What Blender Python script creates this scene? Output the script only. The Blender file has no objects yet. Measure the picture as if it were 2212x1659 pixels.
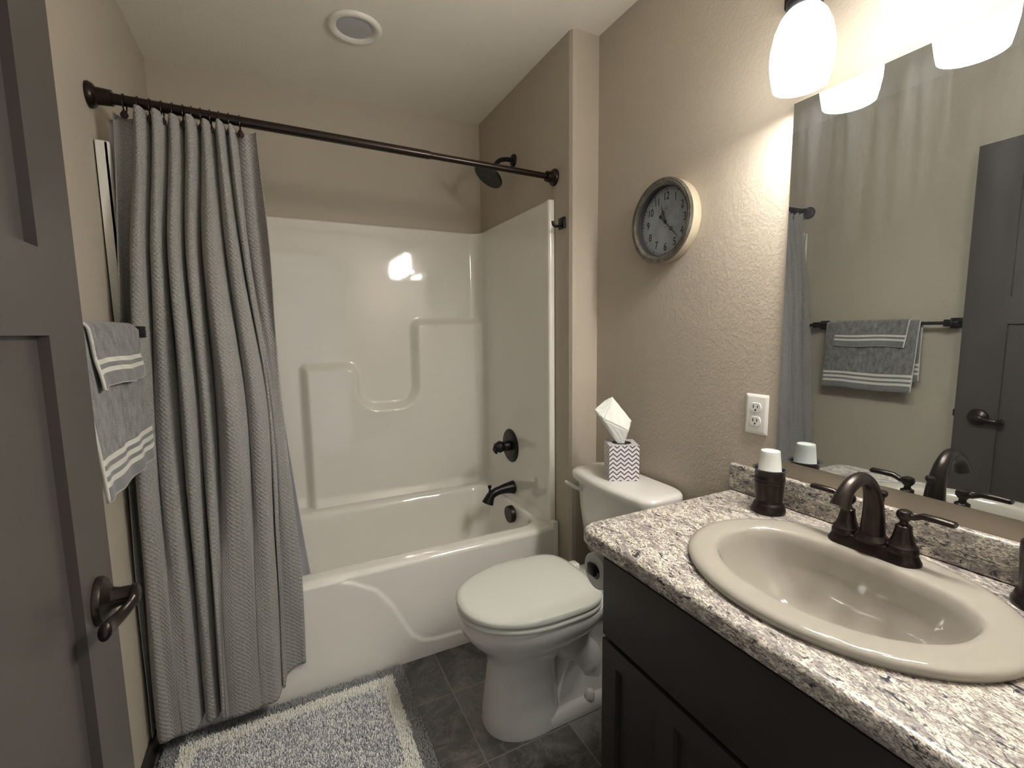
import bpy, bmesh, math, random
import numpy as np
from math import sin, cos, pi, radians, sqrt, hypot, atan2
from mathutils import Vector, Matrix

random.seed(7)
SC = bpy.context.scene
COL = SC.collection

# ------------------------------------------------------------------ camera
cam_d = bpy.data.cameras.new('camera')
cam = bpy.data.objects.new('camera', cam_d)
COL.objects.link(cam)
cam_d.sensor_fit = 'HORIZONTAL'
cam_d.sensor_width = 36.0
cam_d.lens = 1004.24 / 2212 * 36.0
cam_d.clip_start = 0.01
CR = Vector((0.89424314, -0.44739373, -0.01296332))
CU = Vector((0.06239953, 0.09593834, 0.99342948))
CF = Vector((0.44321045, 0.88917641, -0.11370936))
cam.matrix_world = Matrix(((CR.x, CU.x, -CF.x, 0.43208), (CR.y, CU.y, -CF.y, -0.00094),
                           (CR.z, CU.z, -CF.z, 1.30120), (0, 0, 0, 1)))
SC.camera = cam

# ------------------------------------------------------------------ world, exposure
w = bpy.data.worlds.new('world')
SC.world = w
w.use_nodes = True
w.node_tree.nodes['Background'].inputs[0].default_value = (1.0, 0.97, 0.93, 1)
w.node_tree.nodes['Background'].inputs[1].default_value = 0.17
SC.view_settings.view_transform = 'Standard'
SC.view_settings.look = 'None'
SC.view_settings.exposure = 2.02
SC.view_settings.gamma = 1.0
SC.view_settings.use_curve_mapping = False
SHADE_GLOW, BULB_GLOW, LAMP_W = 15.0, 8.0, 0.7
LAMP_COL = (1.0, 0.97, 0.92)

# ------------------------------------------------------------------ room measures
XA, XV, YB, YW, H = 1.521, 1.649, 2.561, 1.621, 2.462   # alcove wall, vanity wall, back wall, wing, ceiling
YN = 0.02                                              # near wall (camera stands in its doorway)
CT = 0.816                                             # counter top

# ------------------------------------------------------------------ materials
def lin(c):
    return tuple((x / 12.92 if x <= 0.04045 else ((x + 0.055) / 1.055) ** 2.4) for x in c)

class NT:
    def __init__(s, name):
        s.m = bpy.data.materials.new(name); s.m.use_nodes = True
        s.t = s.m.node_tree; s.t.nodes.clear()
        s.out = s.n('ShaderNodeOutputMaterial'); s.b = s.n('ShaderNodeBsdfPrincipled')
        s.l(s.b.outputs[0], s.out.inputs[0])
    def n(s, t, **k):
        x = s.t.nodes.new(t)
        for a, v in k.items(): setattr(x, a, v)
        return x
    def l(s, a, b): s.t.links.new(a, b)
    def put(s, sock, v):
        if hasattr(v, 'is_linked') or hasattr(v, 'links'): s.l(v, sock)
        else: sock.default_value = v
    def math(s, op, a, b=0.0, c=None, clamp=False):
        x = s.n('ShaderNodeMath', operation=op); x.use_clamp = clamp
        s.put(x.inputs[0], a); s.put(x.inputs[1], b)
        if c is not None: s.put(x.inputs[2], c)
        return x.outputs[0]
    def co(s, kind='Object', scale=(1, 1, 1), rot=(0, 0, 0)):
        tc = s.n('ShaderNodeTexCoord'); mp = s.n('ShaderNodeMapping')
        mp.inputs['Scale'].default_value = scale; mp.inputs['Rotation'].default_value = rot
        s.l(tc.outputs[kind], mp.inputs[0]); return mp.outputs[0]
    def noise(s, vec, scale, detail=2, rough=0.5, dist=0.0, out=0):
        x = s.n('ShaderNodeTexNoise'); s.l(vec, x.inputs['Vector'])
        x.inputs['Scale'].default_value = scale; x.inputs['Detail'].default_value = detail
        x.inputs['Roughness'].default_value = rough; x.inputs['Distortion'].default_value = dist
        return x.outputs[out]
    def ramp(s, f, stops, interp='LINEAR'):
        x = s.n('ShaderNodeValToRGB'); s.put(x.inputs[0], f); cr = x.color_ramp; cr.interpolation = interp
        while len(cr.elements) < len(stops): cr.elements.new(0.5)
        for e, (p, c) in zip(cr.elements, stops):
            e.position = p; e.color = (*c, 1) if len(c) == 3 else c
        return x.outputs[0]
    def mix(s, f, a, b, mode='MIX'):
        x = s.n('ShaderNodeMix', data_type='RGBA', blend_type=mode)
        s.put(x.inputs[0], f)
        s.put(x.inputs[6], (*a, 1) if isinstance(a, tuple) and len(a) == 3 else a)
        s.put(x.inputs[7], (*b, 1) if isinstance(b, tuple) and len(b) == 3 else b)
        return x.outputs[2]
    def bump(s, h, strength=0.3, dist=0.002):
        x = s.n('ShaderNodeBump'); x.inputs['Strength'].default_value = strength
        x.inputs['Distance'].default_value = dist; s.l(h, x.inputs['Height'])
        s.l(x.outputs[0], s.b.inputs['Normal']); return x
    def set(s, col=None, rough=None, metal=None, **k):
        if col is not None: s.put(s.b.inputs['Base Color'], (*col, 1) if isinstance(col, tuple) and len(col) == 3 else col)
        if rough is not None: s.put(s.b.inputs['Roughness'], rough)
        if metal is not None: s.b.inputs['Metallic'].default_value = metal
        for a, v in k.items(): s.put(s.b.inputs[a.replace('_', ' ')], v)
        return s
    def xyz(s, vec):
        x = s.n('ShaderNodeSeparateXYZ'); s.l(vec, x.inputs[0]); return x.outputs

def simple(name, col, rough, metal=0.0, noise_amt=0.06, nscale=30, bump=0.0, bscale=200, bdist=0.001, **k):
    m = NT(name); v = m.co()
    f = m.noise(v, nscale, 3)
    c = m.mix(f, tuple(x * (1 - noise_amt) for x in col), tuple(min(1, x * (1 + noise_amt)) for x in col))
    m.set(c, rough, metal, **k)
    if bump: m.bump(m.noise(v, bscale, 3), bump, bdist)
    return m.m

def wall_mat(name, col, bump):
    m = NT(name); v = m.co()
    m.set(m.mix(m.noise(v, 2.5, 2), tuple(x * .97 for x in col), tuple(x * 1.03 for x in col)), 0.62)
    n1 = m.noise(v, 110, 2, .5); n2 = m.noise(v, 260, 2, .5)
    h = m.math('ADD', m.ramp(n1, [(.42, (0, 0, 0)), (.62, (1, 1, 1))]), m.math('MULTIPLY', n2, .5))
    m.bump(h, bump, .0016); return m.m

M = {}
M['wall'] = wall_mat('taupe_paint', (.47, .415, .34), .22)
M['ceiling'] = wall_mat('ceiling_paint', (.82, .78, .69), .2)
M['door'] = simple('charcoal_door_paint', (.062, .054, .049), .42, nscale=6, bump=.12, bscale=120)
M['cabinet'] = simple('dark_stained_cabinet', (.024, .020, .019), .5, nscale=8, bump=.05, bscale=90)
M['gap'] = simple('black_reveal', (.008, .007, .007), .8)
M['base'] = simple('dark_baseboard_paint', (.030, .027, .025), .4)
M['bronze'] = simple('oil_rubbed_bronze', (.034, .026, .023), .30, .7, .35, 60)
M['black'] = simple('black_metal', (.016, .015, .016), .36, .55, .2, 60)
M['rod'] = simple('bronze_rod', (.034, .025, .022), .26, .8, .2, 40)
M['porcelain'] = simple('biscuit_porcelain', (.34, .313, .27), .07, 0, .01, 5, Coat_Weight=.4, Coat_Roughness=.03)
M['toilet'] = simple('white_porcelain', (.68, .665, .63), .08, 0, .01, 5, Coat_Weight=.3, Coat_Roughness=.03)
M['seat'] = simple('toilet_seat_plastic', (.62, .635, .575), .16, 0, .01, 5)
M['fiberglass'] = simple('gelcoat_fiberglass', (.80, .775, .72), .06, 0, .015, 3, Coat_Weight=.5, Coat_Roughness=.04)
M['plastic'] = simple('white_plastic', (.80, .79, .78), .3, 0, .01)
M['slot'] = simple('socket_slot_black', (.02, .02, .02), .6)
M['paper'] = simple('white_paper', (.60, .62, .59), .8, 0, .02, 40)
M['tissue'] = simple('tissue_paper', (.80, .82, .79), .85, 0, .02, 90, bump=.2, bscale=300)
M['liner'] = simple('grey_blue_liner', (.46, .465, .50), .45, 0, .02, 40, bump=.15, bscale=400)
M['trim'] = simple('off_white_trim', (.80, .77, .71), .35, 0, .01)
M['lens'] = simple('frosted_lens', (.46, .47, .49), .35, 0, .02)
M['numeral'] = simple('clock_print_black', (.022, .022, .024), .6)
M['clockside'] = simple('clock_cream_side', (.40, .345, .255), .5, 0, .08, 60)
M['clockinner'] = simple('clock_dark_inner', (.03, .03, .034), .5)
M['steel'] = simple('brushed_steel', (.55, .55, .56), .28, 1.0, .05)
M['rimsteel'] = simple('polished_grey_rim', (.22, .22, .235), .25, .8, .05)
M['rubber'] = simple('dark_caulk', (.03, .03, .03), .6)

m = NT('clock_pewter_rim'); v = m.co()
f = m.noise(v, 28, 4, .7)
m.set(m.ramp(f, [(.3, (.085, .075, .06)), (.5, (.15, .138, .115)), (.75, (.26, .25, .22))]), .28, .6); M['clockrim'] = m.m
m = NT('clock_face_print'); v = m.co()
f = m.noise(v, 25, 4, .6)
m.set(m.ramp(f, [(.25, (.22, .24, .25)), (.5, (.30, .33, .35)), (.75, (.34, .37, .385))]), .35); M['clockface'] = m.m

# waffle weave curtain (uv in metres)
m = NT('grey_waffle_weave'); uv = m.co('UV')
s = m.xyz(uv)
K = 2 * pi / .0140
a = m.math('MULTIPLY', m.math('SINE', m.math('MULTIPLY', s[0], K)), m.math('SINE', m.math('MULTIPLY', s[1], K)))
b = m.math('MAXIMUM', m.math('SINE', m.math('MULTIPLY', s[0], K)), m.math('SINE', m.math('MULTIPLY', s[1], K)))
h = m.math('MULTIPLY_ADD', a, .75, m.math('MULTIPLY', b, .25))
fine = m.noise(m.co('UV', (900, 900, 900)), 1, 2)
spk = m.noise(m.co('UV', (330, 330, 330)), 1, 2, .6)
c = m.mix(m.ramp(spk, [(.35, (0, 0, 0)), (.68, (1, 1, 1))]), (.175, .173, .163), (.40, .393, .37))
c = m.mix(m.math('MULTIPLY_ADD', h, .11, .11, clamp=True), c, (.40, .393, .37))
m.set(c, .9, Sheen_Weight=.15)
m.bump(m.math('MULTIPLY_ADD', fine, .25, h), .6, .0026); M['curtain'] = m.m

# terry towels: stripes by v (metres from the hem), side piping by u
def towel_mat(name, stripes, width):
    m = NT(name); uv = m.co('UV'); s = m.xyz(uv)
    fl = m.noise(m.co('UV', (300, 300, 300)), 1, 3, .75)
    fl2 = m.noise(m.co('UV', (60, 30, 1)), 1, 3, .6)
    base = m.mix(m.ramp(m.math('MULTIPLY_ADD', fl, .6, m.math('MULTIPLY', fl2, .4)), [(.36, (0, 0, 0)), (.64, (1, 1, 1))]), (.060, .060, .061), (.33, .327, .32))
    flat = m.math('LESS_THAN', s[1], stripes[-1][1] + .003)
    base = m.mix(m.math('MULTIPLY', flat, .75), base, (.17, .172, .176))
    k = None
    for lo, hi in stripes:
        q = m.math('MULTIPLY', m.math('GREATER_THAN', s[1], lo), m.math('LESS_THAN', s[1], hi))
        k = q if k is None else m.math('MAXIMUM', k, q)
    k = m.math('MAXIMUM', k, m.math('LESS_THAN', s[1], .0015))
    k = m.math('MAXIMUM', k, m.math('LESS_THAN', s[0], .003))
    k = m.math('MAXIMUM', k, m.math('GREATER_THAN', s[0], width - .003))
    m.set(m.mix(k, base, (.62, .60, .545)), .95, Sheen_Weight=.3)
    m.bump(m.math('MULTIPLY', fl, m.math('SUBTRACT', 1.15, flat)), .9, .003); return m.m

# floor tiles
m = NT('slate_look_vinyl_tile'); v = m.co(); s = m.xyz(v)
def cell(sock, off, size):
    q = m.math('DIVIDE', m.math('SUBTRACT', sock, off), size)
    fr = m.math('FRACT', q); d = m.math('MULTIPLY', m.math('MINIMUM', fr, m.math('SUBTRACT', 1.0, fr)), size)
    return m.math('FLOOR', q), d
ix, dx = cell(s[0], .919 - 3 * .2985, .2985); iy, dy = cell(s[1], 1.486 - 6 * .306, .306)
grout = m.math('LESS_THAN', m.math('MINIMUM', dx, dy), .0021)
cx = m.n('ShaderNodeCombineXYZ'); m.l(ix, cx.inputs[0]); m.l(iy, cx.inputs[1])
wn = m.n('ShaderNodeTexWhiteNoise'); m.l(cx.outputs[0], wn.inputs[0])
off = m.n('ShaderNodeVectorMath', operation='MULTIPLY_ADD'); m.l(wn.outputs[1], off.inputs[0]); off.inputs[1].default_value = (9, 9, 9); m.l(v, off.inputs[2])
n1 = m.noise(off.outputs[0], 5.5, 6, .65, 1.2); n2 = m.noise(off.outputs[0], 6, 5, .7, 1.3)
vein = m.math('SUBTRACT', 1.0, m.math('MULTIPLY', m.math('ABSOLUTE', m.math('SUBTRACT', n2, .5)), 34), clamp=True)
tile = m.ramp(n1, [(.32, (.050, .048, .045)), (.50, (.10, .096, .09)), (.70, (.20, .19, .175))])
tile = m.mix(m.math('MULTIPLY', m.math('MULTIPLY', vein, n1), .75), tile, (.27, .255, .235))
m.set(m.mix(grout, tile, (.23, .22, .20)), m.math('MULTIPLY_ADD', n1, .25, .28))
m.bump(m.math('SUBTRACT', m.math('MULTIPLY', n1, .4), grout), .25, .001); M['floor'] = m.m

# granite-look laminate
m = NT('granite_laminate'); v = m.co('Object', (1, 1, 1), (0, 0, radians(12)))
vs = m.n('ShaderNodeMapping'); m.l(v, vs.inputs[0]); vs.inputs['Scale'].default_value = (1.0, .40, 1.0)
big = m.noise(v, 12, 3, .6, .5)
def ridge(n_, k): return m.math('SUBTRACT', 1.0, m.math('MULTIPLY', m.math('ABSOLUTE', m.math('SUBTRACT', n_, .5)), k), clamp=True)
n1 = m.noise(vs.outputs[0], 150, 3, .6, .8); n2 = m.noise(vs.outputs[0], 290, 2, .6, .4)
dark = m.noise(vs.outputs[0], 95, 4, .68, 1.2); soft = m.noise(vs.outputs[0], 60, 3, .6, .6)
c = m.mix(n2, (.58, .525, .44), (.82, .77, .68))
c = m.mix(m.math('MULTIPLY', ridge(n1, 13), .90), c, (.105, .09, .088))
c = m.mix(m.ramp(m.math('MULTIPLY_ADD', big, .22, soft), [(.58, (0, 0, 0)), (.72, (.75,) * 3)]), c, (.20, .175, .175))
c = m.mix(m.ramp(n2, [(.57, (0, 0, 0)), (.64, (.9,) * 3)]), c, (.11, .095, .095))
c = m.mix(m.ramp(m.math('MULTIPLY_ADD', big, .20, dark), [(.68, (0, 0, 0)), (.73, (1, 1, 1))]), c, (.030, .030, .042))
m.set(c, .28); M['granite'] = m.m

# tissue box chevron (uv in metres)
m = NT('chevron_card'); uv = m.co('UV'); s = m.xyz(uv)
tri = m.math('ABSOLUTE', m.math('SUBTRACT', m.math('FRACT', m.math('DIVIDE', s[0], .0275)), .5))
t = m.math('FRACT', m.math('ADD', m.math('DIVIDE', s[1], .0165), m.math('MULTIPLY', tri, 1.55)))
m.set(m.mix(m.math('LESS_THAN', t, .37), (.80, .755, .79), (.105, .10, .108)), .35); M['chevron'] = m.m

# rug
def yarn(name, c0, c1, scale=240):
    m = NT(name); v = m.co(); f = m.noise(v, scale, 2, .6)
    m.set(m.mix(m.ramp(f, [(.38, (0, 0, 0)), (.62, (1, 1, 1))]), c0, c1), .95, Sheen_Weight=.2); return m.m
M['yarn_grey'] = yarn('grey_yarn', (.24, .24, .25), (.40, .40, .405))
M['yarn_white'] = yarn('white_yarn', (.88, .87, .81), (.95, .94, .88))
M['yarn_dark'] = yarn('slate_yarn', (.36, .36, .39), (.50, .50, .53))
M['yarn_pale'] = yarn('pale_yarn', (.84, .84, .82), (.92, .92, .90))
M['rugbase'] = simple('rug_backing', (.10, .10, .105), .95)

# opal glass shades, bulbs, mirror
def glow(name, col, strength, toward_room=False):
    m = NT(name); m.set((.8, .78, .74), .25)
    lw = m.n('ShaderNodeLayerWeight'); lw.inputs[0].default_value = .35
    m.b.inputs['Emission Color'].default_value = (*col, 1); m.b.inputs['Emission Strength'].default_value = strength
    if toward_room:       # glow painted by facing: dim on the wall side so the wall isn't blown out
        ge = m.n('ShaderNodeNewGeometry'); sx = m.xyz(ge.outputs['Normal'])
        f = m.n('ShaderNodeMapRange', interpolation_type='SMOOTHSTEP'); m.l(sx[0], f.inputs[0])
        for k_, v_ in ((1, .55), (2, -.75), (3, strength * .03), (4, strength)): f.inputs[k_].default_value = v_
        m.l(f.outputs[0], m.b.inputs['Emission Strength'])
    return m.m
M['opal'] = glow('opal_glass_lit', (1.0, .965, .895), SHADE_GLOW, True)
M['bulb'] = glow('bulb_lit', (1.0, .93, .82), BULB_GLOW)
m = NT('mirror_glass'); v = m.co('Object', (1, 14, 1.0), (radians(14), 0, 0))
streaks = m.noise(v, 1.6, 4, .6)  # stretched noise, mixes a faint pale diffuse layer in as streaks
m.set((.66, .695, .70), .0, 1.0)
di = m.n('ShaderNodeBsdfDiffuse'); di.inputs[0].default_value = (.8, .84, .9, 1)
mx = m.n('ShaderNodeMixShader'); m.l(m.ramp(streaks, [(.40, (.004,) * 3), (.75, (.022,) * 3)]), mx.inputs[0])
m.l(m.b.outputs[0], mx.inputs[1]); m.l(di.outputs[0], mx.inputs[2]); m.l(mx.outputs[0], m.out.inputs[0]); M['mirror'] = m.m
M['glassedge'] = simple('mirror_edge', (.55, .62, .58), .15)

# ------------------------------------------------------------------ mesh building
WLOC = {}
class MB:
    def __init__(s): s.v = []; s.f = []; s.uv = {}; s.mi = []
    def add(s, vs, fs, uvs=None, mi=0):
        o = len(s.v); s.v += [tuple(p) for p in vs]
        for f in fs: s.f.append(tuple(i + o for i in f)); s.mi.append(mi)
        if uvs:
            for i, u in enumerate(uvs): s.uv[o + i] = u
        return s
    def box(s, x0, x1, y0, y1, z0, z1, mi=0):
        v = [(x, y, z) for z in (z0, z1) for y in (y0, y1) for x in (x0, x1)]
        return s.add(v, [(0, 2, 3, 1), (4, 5, 7, 6), (0, 1, 5, 4), (2, 6, 7, 3), (0, 4, 6, 2), (1, 3, 7, 5)], mi=mi)
    def loft(s, rings, closed=True, cap0=False, cap1=False, mi=0, uvs=None):
        n = len(rings[0]); v = [p for r in rings for p in r]; f = []
        for i in range(len(rings) - 1):
            for j in range(n if closed else n - 1):
                k = (j + 1) % n
                f.append((i * n + j, i * n + k, (i + 1) * n + k, (i + 1) * n + j))
        if cap0: f.append(tuple(reversed(range(n))))
        if cap1: f.append(tuple((len(rings) - 1) * n + j for j in range(n)))
        return s.add(v, f, uvs, mi)
    def lathe(s, prof, o, axis='z', n=40, mi=0, cap0=True, cap1=True, flip=1):
        rings = []
        for r, h in prof:
            ring = []
            for j in range(n):
                a = 2 * pi * j / n; c, d = r * cos(a), r * sin(a)
                if axis == 'z': p = (o[0] + c, o[1] + d, o[2] + h)
                elif axis == 'x': p = (o[0] + h * flip, o[1] + c, o[2] + d)
                else: p = (o[0] + c, o[1] + h * flip, o[2] + d)
                ring.append(p)
            rings.append(ring)
        return s.loft(rings, True, cap0, cap1, mi)
    def tube(s, pts, rad, n=12, cap=True, mi=0, flat=1.0, upv=None):
        P = [Vector(p) for p in pts]; rings = []
        if not hasattr(rad, '__len__'): rad = [rad] * len(P)
        prev = None
        for i, p in enumerate(P):
            t = (P[min(i + 1, len(P) - 1)] - P[max(i - 1, 0)]).normalized()
            if prev is None:
                u = Vector(upv) if upv else (Vector((0, 0, 1)) if abs(t.z) < .9 else Vector((1, 0, 0)))
            else: u = prev
            a = (u - t * u.dot(t)).normalized(); b = t.cross(a); prev = a
            r = rad[i]; ra, rb = (r if hasattr(r, '__len__') else (r, r * flat))
            rings.append([tuple(p + a * (ra * cos(2 * pi * j / n)) + b * (rb * sin(2 * pi * j / n))) for j in range(n)])
        return s.loft(rings, True, cap, cap, mi)
    def torus(s, o, R, r, axis='x', n=24, k=8, mi=0):
        pts = []
        for i in range(n):
            a = 2 * pi * i / n
            pts.append([])
            for j in range(k):
                b = 2 * pi * j / k; q = R + r * cos(b); h = r * sin(b)
                if axis == 'x': p = (o[0] + h, o[1] + q * cos(a), o[2] + q * sin(a))
                elif axis == 'y': p = (o[0] + q * cos(a), o[1] + h, o[2] + q * sin(a))
                else: p = (o[0] + q * cos(a), o[1] + q * sin(a), o[2] + h)
                pts[-1].append(p)
        pts.append(pts[0]); return s.loft(pts, True)
    def prism(s, poly, axis, d0, d1, mi=0):
        def P(a, b, d): return (d, a, b) if axis == 'x' else ((a, d, b) if axis == 'y' else (a, b, d))
        return s.loft([[P(a, b, d0) for a, b in poly], [P(a, b, d1) for a, b in poly]], True, True, True, mi)
    def grid(s, fn, nu, nv, mi=0, uv=None):
        v = []; u_ = []
        for i in range(nu + 1):
            for j in range(nv + 1):
                v.append(fn(i / nu, j / nv))
                if uv: u_.append(uv(i / nu, j / nv))
        f = [(i * (nv + 1) + j, (i + 1) * (nv + 1) + j, (i + 1) * (nv + 1) + j + 1, i * (nv + 1) + j + 1) for i in range(nu) for j in range(nv)]
        return s.add(v, f, u_ if uv else None, mi)
    def xf(s, fn, start=0):
        s.v[start:] = [tuple(fn(*p)) for p in s.v[start:]]; return s
    def build(s, name, mat, parent=None, bevel=0, seg=2, smooth=38, weld=False, fix=True):
        L = WLOC.get(parent.name, Vector()) if parent else Vector()
        me = bpy.data.meshes.new(name)
        me.from_pydata([(p[0] - L.x, p[1] - L.y, p[2] - L.z) for p in s.v], [], s.f)
        mats = mat if isinstance(mat, list) else [mat]
        for mm in mats: me.materials.append(mm)
        if len(mats) > 1: me.polygons.foreach_set('material_index', s.mi)
        if s.uv:
            uvl = me.uv_layers.new(name='uv')
            for l in me.loops: uvl.data[l.index].uv = s.uv.get(l.vertex_index, (0, 0))
        if weld or bevel or fix:
            bm = bmesh.new(); bm.from_mesh(me)
            if weld: bmesh.ops.remove_doubles(bm, verts=bm.verts, dist=1e-5)
            if fix: bmesh.ops.recalc_face_normals(bm, faces=bm.faces)
            if bevel:
                es = [e for e in bm.edges if len(e.link_faces) == 2 and e.calc_face_angle() > .5]
                bmesh.ops.bevel(bm, geom=es, offset=bevel, segments=seg, affect='EDGES', profile=.5, clamp_overlap=True)
            bm.to_mesh(me); bm.free()
        if smooth:
            me.polygons.foreach_set('use_smooth', [True] * len(me.polygons))
            me.set_sharp_from_angle(angle=radians(smooth))
        o = bpy.data.objects.new(name, me); COL.objects.link(o)
        WLOC[o.name] = L
        if parent: o.parent = parent
        return o

def tag(o, label=None, cat=None, group=None, kind=None):
    if label: o['label'] = label
    if cat: o['category'] = cat
    if group: o['group'] = group
    if kind: o['kind'] = kind
    return o
def thing(name, loc, label, cat, group=None, kind=None):
    o = bpy.data.objects.new(name, None); COL.objects.link(o); o.location = loc
    o.empty_display_size = .05; WLOC[o.name] = Vector(loc)
    return tag(o, label, cat, group, kind)
def struct(o): o['kind'] = 'structure'; return o
def lerp(a, b, t): return a + (b - a) * t
def sm(t): t = max(0, min(1, t)); return t * t * (3 - 2 * t)
def catmull(P, n, closed=False):
    out = []; N = len(P); segs = N if closed else N - 1
    for i in range(segs):
        g = (lambda k: P[k % N]) if closed else (lambda k: P[max(0, min(N - 1, k))])
        p0, p1, p2, p3 = g(i - 1), g(i), g(i + 1), g(i + 2)
        for j in range(n):
            t = j / n
            out.append(tuple(.5 * (2 * b + (c - a) * t + (2 * a - 5 * b + 4 * c - d) * t * t + (3 * b - a - 3 * c + d) * t ** 3) for a, b, c, d in zip(p0, p1, p2, p3)))
    if not closed: out.append(tuple(P[-1]))
    return out
def rrect(x0, x1, y0, y1, r, n=6):
    out = []
    for cx, cy, a0 in ((x1 - r, y1 - r, 0), (x0 + r, y1 - r, 90), (x0 + r, y0 + r, 180), (x1 - r, y0 + r, 270)):
        for i in range(n + 1):
            a = radians(a0 + 90 * i / n); out.append((cx + r * cos(a), cy + r * sin(a)))
    return out

# ================================================================== ROOM
struct(MB().box(-.25, XV + .25, -.4, YB + .12, -.06, 0).build('floor', M['floor'], smooth=0))
struct(MB().box(-.25, XV + .25, -.4, YB + .12, H, H + .08).build('ceiling', M['ceiling'], smooth=0))
struct(MB().box(-.12, 0, YN - .11, YB + .12, 0, H).build('wall_left', M['wall'], smooth=0))
struct(MB().box(0, XA, YB, YB + .12, 0, H).build('wall_back', M['wall'], smooth=0))
ch = .022
wing = [(XA, YB + .12), (XA, YW + ch), (XA + .006, YW + .006), (XA + ch, YW), (XV + .12, YW), (XV + .12, YB + .12)]
struct(MB().prism(wing, 'z', 0, H).build('wall_alcove', M['wall'], smooth=0))
struct(MB().box(XV, XV + .12, YN - .11, YW, 0, H).build('wall_right', M['wall'], smooth=0))
nw = MB().box(0, .13, YN - .11, YN, 0, H).box(1.06, XV, YN - .11, YN, 0, H).box(.13, 1.06, YN - .11, YN, 2.075, H)
struct(nw.build('wall_near', M['wall'], smooth=0))
struct(MB().box(.0005, .014, YN + .01, 1.708, 0, .066).build('baseboard_left', M['base'], bevel=.004))
struct(MB().box(XV - .014, XV - .0005, .935, YW - .001, 0, .066).build('baseboard_right', M['base'], bevel=.004))

# ================================================================== DOOR (open against the left wall)
HY, FX, FY = .06, .160, .955       # hinge y, free edge of the room-side face
dl = FY - HY
ux, uy = (.04, -1.0); ul = hypot(ux, uy); ux /= ul; uy /= ul          # along the door, free edge -> hinge
nx, ny = (-uy, ux)                                                     # out of the room-side face
if nx < 0: nx, ny = -nx, -ny
def dpt(a, o, z): return (FX + ux * a + nx * o, FY + uy * a + ny * o, z)   # a from free edge, o out of face
door = thing('door_1', (FX + ux * dl, FY + uy * dl, 0), 'charcoal painted three panel door standing open at the left edge', 'door', kind='structure')
SW, RT, RM0, RM1 = .143, .112, 1.303, 1.415
TH = .035
mb = MB()
def dbox(m, a0, a1, z0, z1, o0, o1):
    m.add([dpt(a, o, z) for z in (z0, z1) for o in (o0, o1) for a in (a0, a1)],
          [(0, 2, 3, 1), (4, 5, 7, 6), (0, 1, 5, 4), (2, 6, 7, 3), (0, 4, 6, 2), (1, 3, 7, 5)])
dbox(mb, 0, SW, .012, 2.047, -TH, 0); dbox(mb, dl - SW, dl, .012, 2.047, -TH, 0)
dbox(mb, SW, dl - SW, 1.935, 2.047, -TH, 0); dbox(mb, SW, dl - SW, RM0, RM1, -TH, 0)
dbox(mb, SW, dl - SW, .012, .245, -TH, 0)
mid = dl / 2; dbox(mb, mid - .06, mid + .06, .245, RM0, -TH, 0)
mb.build('frame', M['door'], door, smooth=0)
for nm, a0, a1, z0, z1 in (('upper_panel', SW, dl - SW, RM1, 1.935), ('lower_panel', SW, mid - .06, .245, RM0), ('lower_panel', mid + .06, dl - SW, .245, RM0)):
    pm = MB(); dbox(pm, a0 - .004, a1 + .004, z0 - .004, z1 + .004, -.023, -.0125); pm.build(nm, M['door'], door, smooth=0)
lt = MB(); dbox(lt, -.010, .004, .895, .925, -.024, -.010); lt.build('latch', M['bronze'], door, bevel=.002)
# lever handle
KA, KZ = .082, .903
hd = MB()
st = [(.0, .0), (.036, .0), (.036, .004), (.033, .009), (.025, .012), (.0165, .018), (.014, .026), (.0135, .045), (.0, .045)]
def dlathe(m, prof, a, z, n=36):
    rings = [[dpt(a + r * cos(2 * pi * j / n), h, z + r * sin(2 * pi * j / n)) for j in range(n)] for r, h in prof]
    m.loft(rings, True)
dlathe(hd, st[:6], KA, KZ); rose = hd.build('rosette', M['bronze'], door)
hv = MB(); dlathe(hv, st[5:], KA, KZ)
lv = catmull([dpt(KA - .004, .044, KZ + .002), dpt(KA + .012, .047, KZ + .003), dpt(KA + .028, .045, KZ - .001), dpt(KA + .045, .036, KZ - .008), dpt(KA + .065, .028, KZ - .010), dpt(KA + .082, .026, KZ - .008), dpt(KA + .092, .027, KZ - .006)], 6)
n = len(lv)
hv.tube(lv, [(lerp(.0125, .0115, i / n) if i / n < .3 else lerp(.0095, .013, (i / n - .3) / .55)) * (1 if i < n - 4 else (n - i) / 5 + .15) for i in range(n)], 16, flat=.62, upv=(0, 0, 1))
hv.build('lever', M['bronze'], door)

# ================================================================== CEILING LIGHT OVER THE TUB
cl = thing('recessed_light', (.768, 1.98, H), 'round white recessed ceiling light, unlit, over the tub', 'ceiling light')
MB().lathe([(.100, 0), (.099, -.006), (.094, -.011), (.086, -.012), (.078, -.010), (.070, -.004), (.068, -.001)], (.768, 1.98, H - .0005), n=64, cap0=False, cap1=False).build('trim_ring', M['trim'], cl)
MB().lathe([(.0, -.004), (.03, -.004), (.06, -.003), (.069, -.001)], (.768, 1.98, H - .0005), n=64, cap0=False, cap1=False).build('lens', M['lens'], cl)

# ================================================================== TUB AND SURROUND (one moulded unit)
YT, RIM = 1.715, .418
tub = thing('bathtub_shower', (.76, YT, 0), 'glossy cream one piece bathtub with moulded shower surround and shelves', 'bathtub')
XL0, XR0 = .004, XA - .003
BW = 2.538                        # face of the plain back wall of the surround
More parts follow.
